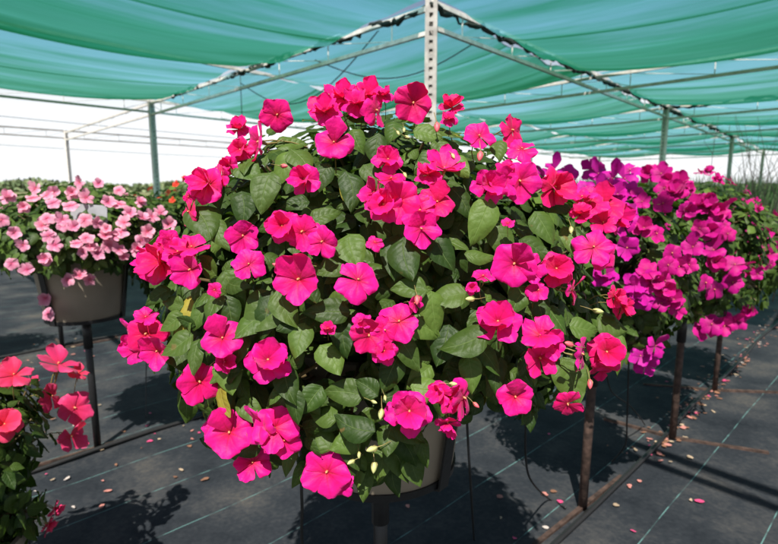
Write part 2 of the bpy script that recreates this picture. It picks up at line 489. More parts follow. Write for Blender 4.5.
def stand(x, y, angs, label, mound_h=.69, rb=.165, rr=.20, pole_m=None, lean=(0, 0), feet=((48, .42), (-40, .34)), r=.017):
    t = empty('plant_stand', (x, y, 0), label, 'plant stand', 'metal plant stands')
    pm = pole_m or STRAP
    b = MB(); b.tube([(x + lean[0], y + lean[1], 0), (x + lean[0] * .5, y + lean[1] * .5, mound_h * .5), (x, y, mound_h - .012)], r, 12); b.build('pole', pm, t, True)
    b = MB(); b.tube([(x, y, mound_h - .16), (x, y, mound_h - .018)], r * 1.25, 12); b.build('collar', STRAP, t, True)
    for a in angs:
        a = math.radians(a - 90); ca, sa = math.cos(a), math.sin(a)
        b = MB(); tx, ty = -sa, ca
        prof = [(.02, mound_h - .010), (rb - .02, mound_h - .010), (rb + .008, mound_h - .004), (rr + .006, mound_h + .235), (rr + .016, mound_h + .26)]
        V = []; F = []
        for (q, z) in prof:
            for s_ in (-.016, .016):
                V.append((x + ca * q + tx * s_, y + sa * q + ty * s_, z))
            for s_ in (.016, -.016):
                V.append((x + ca * (q + .004) + tx * s_, y + sa * (q + .004) + ty * s_, z - .004))
        for i in range(len(prof) - 1):
            for k in range(4):
                F.append((i * 4 + k, i * 4 + (k + 1) % 4, (i + 1) * 4 + (k + 1) % 4, (i + 1) * 4 + k))
        b.add(V, F); b.build('strap', STRAP, t)
    b = MB(); b.lathe([(rb - .006, -.006), (rb + .004, -.006), (rb + .006, .010), (rb + .0015, .010), (rb - .006, -.006)], (x, y, mound_h), 48); o = b.build('ring', STRAP, t); auto_smooth(o)
    for a, Ln in feet:
        a = math.radians(a); b = MB()
        X, Y = x + lean[0], y + lean[1]
        b.bar((X + math.sin(a) * .012, Y + math.cos(a) * .012, .012), (X + math.sin(a) * Ln, Y + math.cos(a) * Ln, .010), .018, .018); b.build('foot', RUST, t)
    return t

# ------------------------------------------------------------------ MAIN PLANT
GRP = 'impatiens grown in pots on stands'
MX, MY = -.02, 1.13
main = empty('potted_impatiens', (MX, MY, .69), 'huge mounded hot pink impatiens filling the middle of the view, in a taupe pot', 'potted plant', GRP)
mm = Mound((-.02, 1.13, 1.075), (.50, .47, .415))
POLY = [(122, 350), (122, 325), (142, 300), (150, 285), (138, 255), (152, 228), (180, 226), (180, 205), (196, 178), (222, 162), (226, 130), (240, 116), (258, 112), (268, 99), (292, 104), (296, 118),
        (310, 114), (316, 97), (350, 86), (380, 90), (400, 84), (425, 84), (436, 108), (455, 104), (466, 122), (498, 116), (528, 122), (536, 150), (548, 166), (570, 176), (592, 184), (622, 192), (630, 222),
        (618, 262), (632, 288), (632, 320), (622, 345), (626, 372), (606, 392), (588, 388), (584, 412), (556, 402), (548, 414), (530, 424), (506, 418), (492, 402), (476, 404), (476, 424), (446, 430), (440, 424),
        (430, 438), (424, 470), (408, 486), (382, 484), (352, 500), (326, 506), (300, 496), (300, 462), (286, 456), (272, 484), (240, 484), (226, 464), (198, 440), (200, 420), (174, 412), (166, 372), (140, 370)]
HOLES = [[(302, 332), (345, 336), (336, 372), (345, 380), (310, 400), (300, 372)], [(392, 440), (440, 418), (470, 424), (470, 500), (360, 506), (360, 490), (400, 480)],
         [(480, 405), (520, 425), (560, 420), (600, 400), (600, 500), (470, 500)]]
P, Y, Z, S, sh = mound_leaves(mm, 250, .058, 5, POLY, zmin=-.72, inner=900, holes=HOLES)
MI = (rng.random(len(P)) < .12).astype(int)
# the large leaves that show in front: x, y, length, width factor, tip direction in the view (0 right, 90 down)
HL = [(405, 450, 34, 1, 60), (396, 478, 32, 1, 80), (380, 464, 32, 1, 100), (416, 470, 30, .9, 70), (343, 472, 32, 1, 120), (336, 486, 26, .9, 150), (366, 486, 28, .9, 100), (411, 432, 32, 1, 40), (424, 452, 28, .8, 80), (352, 456, 30, .9, 60), (390, 440, 30, 1, 100), (300, 475, 28, .8, 120), (246, 446, 28, 1, 150), (290, 462, 28, .9, 100), (325, 215, 30, .9, -30), (354, 250, 36, 1.0, 70), (277, 258, 26, .9, 10), (266, 312, 44, 1.0, 95), (288, 308, 42, 1.0, 60), (327, 312, 42, .8, 175), (344, 335, 40, 1.0, 85), (396, 256, 46, 1.05, 95),
      (408, 258, 44, .9, 75), (481, 218, 44, 1.0, 110), (446, 250, 38, 1.0, 65), (481, 254, 30, .9, 5), (447, 294, 36, 1.1, 175), (409, 289, 34, .8, 190), (436, 312, 40, 1.0, 85), (504, 238, 36, 1.0, 70),
      (535, 250, 34, 1.0, 40), (571, 381, 44, 1.05, 82), (584, 327, 28, 1.3, 5), (557, 320, 32, 1.0, 60), (613, 324, 30, 1.1, 20), (620, 352, 38, .6, 95), (532, 420, 20, .9, 100), (354, 422, 42, 1.1, 200),
      (343, 393, 38, 1.0, 190), (366, 388, 26, .9, 215), (317, 436, 36, 1.0, 225), (322, 414, 30, 1.0, 200), (462, 340, 48, 1.05, 165), (443, 345, 40, 1.0, 110), (399, 463, 40, 1.1, 60), (358, 470, 30, .9, 95),
      (429, 387, 34, .9, 0), (489, 358, 34, .9, 60), (359, 139, 26, 1.1, 70), (348, 189, 40, 1.1, 80), (265, 190, 40, 1.05, 100), (291, 144, 30, .7, -25), (281, 166, 36, 1.0, 110), (360, 115, 26, .6, -10),
      (391, 132, 28, 1.1, 95), (428, 134, 28, .9, 20), (424, 161, 28, 1.1, 130), (461, 166, 26, 1.0, 60), (201, 222, 42, 1.0, 70), (233, 288, 38, 1.1, 60), (203, 312, 34, 1.0, 120), (182, 314, 40, .9, 100),
      (157, 296, 26, .9, 140), (259, 312, 46, 1.1, 125), (228, 312, 34, 1.0, 80), (185, 405, 34, .95, 95), (183, 357, 36, 1.0, 70), (228, 376, 36, 1.0, 70), (250, 412, 34, 1.0, 40), (247, 326, 34, 1.0, 130),
      (300, 160, 32, 1.0, 60), (320, 178, 34, 1.0, 120), (240, 206, 34, 1.0, 90), (222, 232, 34, 1.0, 70), (270, 225, 26, .9, 170), (330, 265, 30, 1.0, 150), (462, 200, 34, 1.0, 60), (545, 225, 34, 1.0, 60),
      (500, 150, 26, 1.0, 90), (558, 205, 30, 1.0, 30), (570, 238, 28, .9, 80), (300, 340, 34, 1.0, 100), (330, 360, 34, 1.0, 60), (410, 350, 36, 1.0, 60), (425, 330, 34, 1.0, 20), (500, 375, 34, 1.0, 100),
      (540, 310, 30, 1.0, 80), (520, 300, 30, .9, 120), (470, 372, 34, 1.0, 80), (390, 372, 34, 1.0, 110), (290, 385, 38, 1.0, 70), (312, 400, 30, 1.0, 120), (240, 350, 30, 1.0, 100), (412, 440, 26, 1.0, 80),
      (345, 445, 30, 1.0, 160), (330, 150, 30, .9, 150), (440, 150, 26, .9, 80), (380, 150, 34, 1.1, 90), (372, 175, 30, 1.0, 60), (250, 170, 30, 1.0, 60), (215, 190, 30, 1.0, 80), (560, 270, 32, 1.0, 90)]
right = Vector((1, 0, 0)); upc = Vector((0, sT, cT))
HP, HY, HZ, HS, HW = [], [], [], [], []
for (x, y, l, w, a) in HL:
    Pc, n, d, hit = mm.hit(x, y, R_.uniform(-.03, .02))
    depth = (Pc - EYE).dot(Vector((0, cT, -sT)))
    a = math.radians(a + R_.uniform(-6, 6))
    t = right * math.cos(a) - upc * math.sin(a)
    nz = (-d * .75 + n * .45 + Vector((0, 0, .55)) + Vector((R_.gauss(0, .12), R_.gauss(0, .1), R_.gauss(0, .12)))).normalized()
    t = (t - nz * t.dot(nz)).normalized()
    ln = l * 1.12 * depth / FPX
    HP.append(Pc - t * ln * .5); HY.append(t); HZ.append(nz); HS.append(ln); HW.append(w * 1.12)
nP = len(P)
P = np.vstack([P, np.array(HP)]); Y = np.vstack([Y, np.array(HY)]); Z = np.vstack([Z, np.array(HZ)]); S = np.concatenate([S, HS])
W = np.concatenate([rng.uniform(.85, 1.12, nP), HW]); MI = np.concatenate([MI, (rng.random(len(HP)) < .35).astype(int)]); MI[rng.random(len(MI)) < .008] = 2
link('foliage', build_leaves('foliage', P, Y, Z, S, W, [LEAF, LEAF_FRESH, LEAF_OLD], mi=MI), main)
stems('stems', sh, (MX, MY, .93), main, STEM)
pot(main, (MX, MY, .69))
HF = flower_set(HOT, 16, seed=3)
FL = [(326, 113, 32, 26, 'u', 3), (338, 97, 30, 24, 'u'), (357, 105, 32, 26, None, 3), (384, 97, 20, 16, 'u'), (178, 253, 34, 30, None, 3), (156, 270, 28, 30, 'l'), (590, 203, 34, 28, 'u'), (613, 216, 28, 34, 'r'), (602, 252, 30, 34, 'r'), (139, 350, 26, 30, 'l'), (204, 186, 30, 34, 'l'), (384, 205, 34, 36, 'l'), (420, 212, 40, 36), (500, 183, 30, 34), (530, 268, 26, 30, 'r'), (548, 345, 28, 30, 'r'), (216, 428, 26, 30, 'l'), (343, 482, 22, 26), (285, 440, 34, 34), (385, 330, 30, 30), (277, 115, 33, 33), (261, 142, 15, 40, 'l'), (334, 144, 40, 33, 'u', 4), (306, 179, 27, 33, 'l'), (324, 108, 36, 24, 'u'), (344, 99, 32, 26, 'u', 3), (367, 97, 35, 29, None, 3), (375, 111, 16, 34, 'r'), (388, 160, 30, 29),
      (413, 103, 40, 38, 'd', 2), (452, 109, 28, 18, 'u'), (449, 120, 18, 14, None, 3), (479, 137, 33, 29), (511, 131, 35, 28, 'r'), (522, 150, 30, 22, 'u'), (444, 171, 40, 16, 'u'), (489, 186, 35, 36), (520, 181, 42, 42), (505, 170, 20, 16),
      (399, 201, 44, 44, None, 4), (437, 203, 38, 36, None, 2), (421, 229, 36, 38), (376, 193, 16, 34, 'l'), (391, 180, 32, 20, 'u'), (428, 176, 28, 16, 'u', 3),
      (238, 130, 24, 19), (241, 150, 26, 24, 'l'), (230, 165, 20, 18, 'l'), (210, 184, 32, 38, 'l'), (222, 176, 13, 26, 'l'), (189, 197, 12, 14), (190, 212, 18, 28, 'l'),
      (164, 262, 34, 44, 'l', 3), (191, 270, 36, 38, None, 2), (192, 249, 36, 19, 'u'), (169, 240, 22, 22), (151, 258, 20, 30, 'l'), (243, 236, 34, 34), (249, 265, 35, 32), (215, 290, 12, 16),
      (147, 334, 40, 36, 'l'), (158, 351, 32, 34), (134, 335, 22, 32, 'l'), (146, 318, 24, 18, 'u'), (223, 339, 42, 40), (199, 382, 43, 42, 'r'), (224, 362, 12, 22, 'r'), (230, 433, 48, 46), (268, 361, 46, 42), (275, 428, 46, 46), (262, 425, 20, 40, 'l'),
      (253, 463, 38, 34), (327, 472, 47, 48), (283, 226, 34, 36), (303, 232, 34, 40), (323, 242, 30, 34), (299, 280, 46, 48), (358, 281, 44, 38), (375, 243, 18, 14), (328, 329, 16, 12),
      (369, 335, 38, 36, 'd', 2), (399, 322, 42, 40), (384, 351, 28, 28, 'd', 3), (414, 303, 14, 18), (362, 322, 20, 16), (514, 264, 46, 46, None, 4), (538, 291, 24, 22), (498, 323, 46, 42), (483, 277, 24, 12, 'u'), (472, 288, 14, 14),
      (553, 187, 32, 40, 'r', 3), (582, 198, 26, 10, 'u'), (604, 207, 42, 38, 'u', 2), (580, 215, 24, 17, 'u', 3), (603, 224, 30, 20), (593, 248, 40, 38), (556, 269, 36, 35), (570, 290, 14, 30, 'r'), (613, 297, 24, 16, 'r', 3), (620, 306, 18, 26, 'r'),
      (540, 337, 40, 24, 'u'), (539, 358, 36, 38, None, 2), (515, 397, 37, 37), (580, 354, 11, 37, 'r'), (606, 352, 37, 38, 'r'), (602, 368, 28, 18, 'd'), (568, 403, 30, 22, 'd'),
      (409, 411, 46, 46), (448, 398, 26, 32), (462, 398, 20, 42, 'r'), (448, 422, 26, 14, 'd'), (508, 224, 14, 10), (440, 392, 18, 26, 'l')]
HF_SHADE = flower_set(HOT_SHADE, 16, seed=303)
SHADED_AT = [(413, 103), (452, 109), (604, 207), (603, 224), (590, 203), (437, 203), (164, 262), (556, 269), (606, 352), (324, 108), (241, 150), (511, 131), (602, 368), (568, 403), (369, 335), (190, 212), (147, 334), (613, 297), (580, 215), (620, 306), (553, 187), (541, 288)]  # hot pink blooms that take the redder, shaded petal colour
for f in FL:
    f = tuple(f) + (None,) * (6 - len(f))
    put_flower(main, HF_SHADE if any(abs(f[0] - a) < 2 and abs(f[1] - b_) < 2 for a, b_ in SHADED_AT) else HF, mm, f[0], f[1], f[2], f[3], f[4], k=f[5])
scatter_flowers(main, HF, mm, 12, .056, 91, hidden_only=True)
for (x, y, s, kk, a) in [(437, 127, 14, 1, 90), (480, 156, 14, 1, 100), (284, 166, 10, 1, 0), (381, 414, 13, 0, 100), (372, 449, 14, 0, 160), (374, 467, 14, 0, 95), (351, 462, 10, 0, 150), (476, 405, 9, 1, 40), (453, 384, 10, 0, 0), (569, 344, 13, 1, 200),
                      (590, 384, 12, 1, 90), (470, 299, 12, 0, 180), (417, 300, 12, 1, 90), (404, 130, 7, 0, 90), (398, 133, 7, 0, 60), (407, 137, 7, 0, 20), (453, 156, 8, 0, 60), (571, 230, 10, 0, 90), (374, 402, 8, 0, 20), (385, 398, 7, 0, 80), (598, 311, 12, 0, 10), (276, 265, 9, 1, 200), (359, 455, 8, 0, 90), (405, 175, 8, 0, 60)]:
    Pc, n, d, hit = mm.hit(x, y, .05)
    depth = (Pc - EYE).dot(Vector((0, cT, -sT))); a = math.radians(a)
    Zb = (right * math.cos(a) - upc * math.sin(a) - d * .5).normalized(); Xb = Zb.orthogonal().normalized(); Yb = Zb.cross(Xb)
    place('bud', BUDS[kk], main, Pc, Xb, Yb, Zb, s * .9 * depth / FPX)
stand(MX, MY, (49, 169, -71), 'black metal stand under the big hot pink impatiens in the middle')

# ------------------------------------------------------------------ OTHER PLANTS
def plant(x, y, C, R, label, meshes, flowers, nsh, ln, seed, zmin=-.6, extra=0, fsize=.05, leafm=None, inner=350, poly=None, base=.69, rr=.20, rb=.165, h=.29):
    t = empty('potted_impatiens', (x, y, base), label, 'potted plant', GRP)
    md = Mound(C, R)
    P, Y, Z, S, sh = mound_leaves(md, nsh, ln, seed, poly, zmin=zmin, inner=inner)
    link('foliage', build_leaves('foliage', P, Y, Z, S, rng.uniform(.9, 1.2, len(P)), leafm or [LEAF, LEAF_FRESH], lo=True, mi=(rng.random(len(P)) < .3).astype(int)), t)
    stems('stems', sh, (x, y, base + .24), t, STEM, n=4)
    pot(t, (x, y, base), rb, rr, h)
    for f in flowers:
        put_flower(t, meshes, md, f[0], f[1], f[2], f[3], lift=.04)
    if extra: scatter_flowers(t, meshes, md, extra, fsize, seed + 5, hidden_only=bool(flowers), zmin=-.5)
    return t
def z4(l, w=11, s=3.2): return [(30 + a / s, 170 + b / s, w * R_.uniform(.9, 1.35), w * R_.uniform(.75, 1.25)) for a, b in l]
PL = [(55, 80), (75, 70), (135, 75), (160, 40), (180, 90), (220, 45), (285, 65), (285, 110), (250, 105), (130, 115), (75, 105), (320, 140), (360, 155), (390, 150), (415, 140), (355, 105), (445, 175), (55, 155), (105, 160), (40, 180),
      (105, 178), (140, 182), (175, 160), (215, 170), (245, 190), (300, 170), (290, 200), (270, 210), (60, 210), (80, 242), (150, 235), (180, 218), (195, 245), (170, 262), (250, 240), (215, 265), (300, 280), (285, 255), (342, 257),
      (355, 225), (375, 198), (385, 230), (400, 245), (50, 285), (120, 350), (160, 340), (190, 350), (400, 335), (50, 410), (60, 460), (240, 212), (-20, 120), (-50, 200), (-20, 240), (-60, 300), (-10, 320), (-90, 160), (-70, 90), (10, 90), (20, 60)]
LX, LY = -1.457, 2.48
plant(LX, LY, (LX + .04, LY, 1.075), (.45, .42, .255), 'pale pink impatiens mound in a taupe pot with sun flecks, the leftmost raised pot', flower_set(PALE, 5, True, 40), z4(PL, 12), 150, .058, 21, extra=12, zmin=-.45)
stand(LX, LY, (-18, 95, 215), 'thin black metal stand under the pale pink impatiens at the left', feet=((48, .3), (228, .3)))
t = empty('plant_tag', (LX - .02, LY - .22, 1.19), 'small blank grey card stuck into the top of the pale pink impatiens', 'plant tag')
b = MB(); cx, cy, cz = tuple(at(89, 213, 2.2))
b.bar((cx - .075, cy, cz + .005), (cx + .075, cy, cz - .005), .003, .07); b.build('card', CARD, t)
b = MB(); b.bar((cx, cy + .008, cz - .20), (cx, cy + .008, cz - .03), .012, .003); b.build('stake', CARD, t)

def z6(l, w=17): return [(560 + a / 2.865, 150 + b / 2.865, w * R_.uniform(.9, 1.3), w * R_.uniform(.75, 1.2)) for a, b in l]
V1 = [(20, 70), (95, 55), (110, 70), (75, 110), (110, 130), (125, 355), (130, 360), (190, 280), (180, 215), (185, 85), (200, 60), (-20, 60), (-45, 80), (200, 120), (150, 110), (150, 85), (260, 375), (215, 400), (240, 430), (215, 385), (230, 590), (270, 560), (245, 610), (190, 190), (235, 410), (165, 130)]
V2 = [(270, 60), (290, 70), (320, 90), (340, 120), (225, 130), (235, 150), (295, 155), (385, 165), (410, 150), (465, 170), (240, 225), (275, 240), (400, 225), (380, 280), (320, 295), (340, 335), (310, 330), (440, 290),
      (445, 320), (495, 380), (415, 380), (440, 400), (265, 375), (290, 440), (300, 375), (335, 455), (455, 180), (255, 70), (360, 175), (300, 110), (345, 100), (370, 330), (300, 400), (325, 430), (250, 350), (410, 515), (435, 500), (470, 505), (500, 330), (480, 240), (330, 125), (430, 165), (430, 230)]
V3 = [(490, 180), (490, 210), (510, 240), (505, 260), (500, 300), (520, 330), (540, 250), (560, 280), (530, 200), (570, 330), (580, 240), (550, 350), (600, 300), (465, 480), (510, 490), (540, 460)]
E1 = Mound((.80, 1.99, .98), (.38, .37, .36)); VS = flower_set(VIOLET, 5, True, 60); MS = flower_set(MAGENTA, 5, True, 80)
f1 = z6(V1, 21); f2 = z6(V2, 18); first = [f for f in f2 if E1.hit(f[0], f[1])[3]]; rest = [f for f in f2 if not E1.hit(f[0], f[1])[3]]
B1 = plant(.80, 1.99, E1.C, E1.R, 'violet magenta impatiens mound showing just behind the right side of the big hot pink one', VS, f1, 120, .058, 31, extra=14, zmin=-.75)
for f in first: put_flower(B1, MS, E1, f[0], f[1], f[2], f[3], lift=.04)
B2 = plant(1.474, 2.586, (1.44, 2.58, .98), (.42, .39, .385), 'deep magenta impatiens mound between the violet one and the low one at the right edge', MS, rest, 120, .058, 41, extra=14, zmin=-.75)
scatter_flowers(B2, MS, Mound((1.44, 2.58, .98), (.42, .39, .385)), 32, .052, 77, zmin=-.3)
B3 = plant(2.09, 3.24, (2.13, 3.24, .92), (.38, .36, .29), 'lowest magenta impatiens, behind the deep magenta one at the right edge', MS, z6(V3, 16), 90, .058, 51, extra=10, zmin=-.75)
scatter_flowers(B3, MS, Mound((2.13, 3.24, .92), (.38, .36, .29)), 34, .055, 78, zmin=-.3)
stand(.80, 1.99, (60, 180, 300), 'nearest rusty steel stand, its pole rising right of the big hot pink impatiens', pole_m=RUST, lean=(-.012, -.01), feet=((228, .35), (48, .35)), r=.018)
stand(1.474, 2.586, (60, 180, 300), 'rusty steel stand under the deep magenta impatiens, second of the three at the right', pole_m=RUST, feet=((112, .42), (-48, .35)), r=.018)
stand(2.09, 3.24, (60, 180, 300), 'farthest rusty steel stand, under the low magenta impatiens at the right edge', pole_m=RUST, feet=((95, .42), (-75, .42)), r=.016)
# second plant of the left row, with small red flowers
plant(-1.08, 2.95, (-1.06, 2.95, .98), (.42, .42, .36), 'dark green impatiens with small red flowers between the pale pink and the hot pink mounds', flower_set(RED, 4, True, 120), [], 110, .055, 61, extra=36, fsize=.038, zmin=-.75)
stand(-1.08, 2.95, (0, 120, 240), 'black metal stand under the dark green impatiens with red flowers')
# far row
for k, (x, y, mt, lab) in enumerate([(-2.65, 4.15, PALE, 'small distant pale flowered impatiens behind the leftmost pale pink mound'),
                                     (-2.0, 4.85, RED, 'distant orange red impatiens beneath the left post'),
                                     (-1.35, 5.55, PALE, 'distant pale impatiens just right of the left post'),
                                     (-3.35, 3.5, RED, 'distant red flowered impatiens at the left edge of the far row')]):
    plant(x, y, (x, y, 1.02), (.40, .38, .28), lab, flower_set(mt, 3, True, 140 + k), [], 70, .06, 70 + k, extra=34, fsize=.05, zmin=-.75, inner=200)
    stand(x, y, (0, 120, 240), 'black metal stand under the ' + lab.replace('small distant', 'far').replace('distant ', ''))
# the coral one low at the left edge
C5 = Mound((-1.19, 1.30, .54), (.25, .31, .37))
t5 = plant(-1.24, 1.32, C5.C, C5.R, 'coral pink impatiens cut off at the lower left corner, lower than all the others', flower_set(CORAL, 5, False, 200), [(58, 366, 42, 18), (78, 374, 20, 12), (74, 408, 28, 34), (70, 436, 16, 30), (50, 396, 14, 30), (14, 376, 34, 24), (4, 425, 34, 32)], 75, .062, 81, extra=8, zmin=-.95,
           base=.06, h=.27)
stand(-1.24, 1.32, (0, 120, 240), 'short black metal stand under the coral impatiens in the lower left corner', mound_h=.06)

# ------------------------------------------------------------------ GROUND
def ground_sheet():
    m, nt, N, L, out = mat('woven_ground_cloth')
    tc = N('ShaderNodeTexCoord'); p = N('ShaderNodeBsdfPrincipled'); L(p.outputs[0], out.inputs[0])
    mp = N('ShaderNodeMapping'); mp.inputs['Rotation'].default_value = (0, 0, math.radians(45.5)); L(tc.outputs['Object'], mp.inputs['Vector'])
    sep = N('ShaderNodeSeparateXYZ'); L(mp.outputs[0], sep.inputs[0])
    def M(op, a, b=None):
        n = N('ShaderNodeMath'); n.operation = op
        for k, v in enumerate((a, b)):
            if v is None: continue
            if isinstance(v, (int, float)): n.inputs[k].default_value = v
            else: L(v, n.inputs[k])
        return n.outputs[0]
    # tracer threads every 0.32 m along the rows, worn in places
    fr = M('ABSOLUTE', M('SUBTRACT', M('FRACT', M('ADD', M('DIVIDE', sep.outputs[0], .318), .44)), .5))
    lnm = M('LESS_THAN', fr, .0065)
    n1 = N('ShaderNodeTexNoise'); n1.inputs['Scale'].default_value = 2.2; n1.inputs['Detail'].default_value = 8; n1.inputs['Roughness'].default_value = .6; L(mp.outputs[0], n1.inputs['Vector'])
    n2 = N('ShaderNodeTexNoise'); n2.inputs['Scale'].default_value = 60; n2.inputs['Detail'].default_value = 5; L(tc.outputs['Object'], n2.inputs['Vector'])
    n3 = N('ShaderNodeTexNoise'); n3.inputs['Scale'].default_value = 11; n3.inputs['Detail'].default_value = 3; L(tc.outputs['Object'], n3.inputs['Vector'])
    worn = ramp(nt, n3.outputs['Fac'], [(.42, (0, 0, 0)), (.56, (1, 1, 1))])
    base = ramp(nt, M('ADD', M('MULTIPLY', n1.outputs['Fac'], .8), M('MULTIPLY', n2.outputs['Fac'], .25)), [(.36, (.010, .013, .017)), (.5, (.022, .026, .031)), (.60, (.042, .044, .046)), (.74, (.085, .077, .065))])
    mx = N('ShaderNodeMix'); mx.data_type = 'RGBA'; L(M('MULTIPLY', lnm, M('ADD', M('MULTIPLY', worn, .5), .10)), mx.inputs[0]); L(base, mx.inputs[6]); mx.inputs[7].default_value = (.14, .30, .28, 1)
    L(mx.outputs[2], p.inputs['Base Color']); p.inputs['Roughness'].default_value = .8; p.inputs['Specular IOR Level'].default_value = .15
    w1 = N('ShaderNodeTexWave'); w1.inputs['Scale'].default_value = 110; L(mp.outputs[0], w1.inputs['Vector'])
    h = M('ADD', M('MULTIPLY', w1.outputs['Fac'], .3), M('ADD', n2.outputs['Fac'], M('MULTIPLY', n1.outputs['Fac'], 6)))
    b = N('ShaderNodeBump'); b.inputs['Strength'].default_value = .35; b.inputs['Distance'].default_value = .004; L(h, b.inputs['Height']); L(b.outputs[0], p.inputs['Normal'])
    # sheet with slight wrinkles near the camera
    nx, ny = 220, 220
    xs = np.linspace(-11, 15, nx); ys = np.linspace(-3, 23, ny)
    X, Yg = np.meshgrid(xs, ys)
    Zg = .006 * np.sin(X * 3.1 + Yg * 1.7) * np.sin(Yg * 2.3 - X) + .004 * np.sin(X * 9 + Yg * 5) + .012
    V = np.stack([X.ravel(), Yg.ravel(), Zg.ravel() * 0.6], 1)
    i = np.arange((nx - 1) * (ny - 1)); r, c = i // (nx - 1), i % (nx - 1); a = r * nx + c
    F = np.stack([a, a + 1, a + 1 + nx, a + nx], 1)
    o = link('ground_cloth', mesh_from('ground_cloth', V, F, [m])); tag(o, kind='structure')
ground_sheet()
m, nt, N, L, out = mat('dry_field')
tc = N('ShaderNodeTexCoord'); p = N('ShaderNodeBsdfPrincipled'); L(p.outputs[0], out.inputs[0]); p.inputs['Roughness'].default_value = .95
no = N('ShaderNodeTexNoise'); no.inputs['Scale'].default_value = .15; no.inputs['Detail'].default_value = 10; L(tc.outputs['Object'], no.inputs['Vector'])
L(ramp(nt, no.outputs['Fac'], [(.35, (.07, .10, .03)), (.65, (.22, .21, .09))]), p.inputs['Base Color'])
V = [(-900, -60, -.03), (900, -60, -.03), (900, 1500, -.03), (-900, 1500, -.03)]
o = link('field', mesh_from('field', V, [(0, 1, 2, 3)], [m], smooth=False)); tag(o, kind='structure')

# rails on the ground along the rows
def rail(p0, p1, label, r=.011):
    b = MB(); n = 40; pts = []
    for k in range(n + 1):
        t = k / n; q = Vector(p0).lerp(Vector(p1), t); pts.append((q.x + .012 * math.sin(k * .9), q.y, .022 + .004 * math.sin(k * 1.7)))
    b.tube(pts, r, 8); o = b.build('irrigation_pipe', PIPE, None, True); tag(o, label, 'irrigation pipe', 'black pipes lying on the ground cloth')
d = Vector((.70, .714, 0))
rail(Vector((.80, 1.99, 0)) - d * 1.9 + Vector((.03, -.03, 0)), Vector((.80, 1.99, 0)) + d * 9, 'black pipe on the ground along the right hand row of rusty stands')
rail(Vector((LX, LY, 0)) - d * 1.0 + Vector((.03, -.03, 0)), Vector((LX, LY, 0)) + d * 9, 'black pipe on the ground through the stand of the pale pink impatiens')
rail(Vector((-3.35, 3.5, 0)), Vector((-3.35, 3.5, 0)) + d * 9, 'black pipe on the ground along the distant row at the left')

def drip(pts, label, r=.0035):
    P0 = [Vector(p) for p in pts]; out = []
    for i in range(len(P0) - 1):
        a = P0[max(i - 1, 0)]; b_, c = P0[i], P0[i + 1]; e = P0[min(i + 2, len(P0) - 1)]
        for k in range(8):
            t = k / 8
            out.append(.5 * ((2 * b_) + (-a + c) * t + (2 * a - 5 * b_ + 4 * c - e) * t * t + (-a + 3 * b_ - 3 * c + e) * t ** 3))
    out.append(P0[-1]); b = MB(); b.tube(out, r, 7); o = b.build('drip_tube', PIPE, None, True)
    tag(o, label, 'drip tube', 'thin black drip tubes')
drip([at(302, 415, 1.12), at(301, 455, 1.1), at(302, 505, 1.08), at(305, 560, 1.12), at(330, 640, z=.02)], 'drip tube hanging left of the middle pot')
drip([at(466, 400, 1.3), at(468, 440, 1.3), at(471, 490, 1.32), at(474, 540, z=.02)], 'straight drip tube hanging just right of the middle pot')
drip([at(530, 385, 1.5), at(526, 420, 1.5), at(526, 460, 1.55), at(532, 482, 1.62), at(548, 498, z=.03), at(566, 508, z=.02)], 'curved drip tube that bends along the ground left of the nearest rusty stand')
drip([at(629, 352, 2.0), at(628, 390, 2.05), at(627, 420, 2.1), at(625, 445, 2.25), at(612, 462, z=.02)], 'drip tube hanging under the violet magenta impatiens')
drip([at(606, 372, 2.1), at(612, 392, 2.2), at(628, 404, 2.4), at(638, 415, 2.5), at(645, 425, z=.02)], 'slack drip tube curving toward the second rusty stand', .003)
drip([at(147, 350, 2.9), at(146, 380, 2.9), at(146, 418, z=.02)], 'thin drip tube hanging behind the left edge of the hot pink mound', .003)

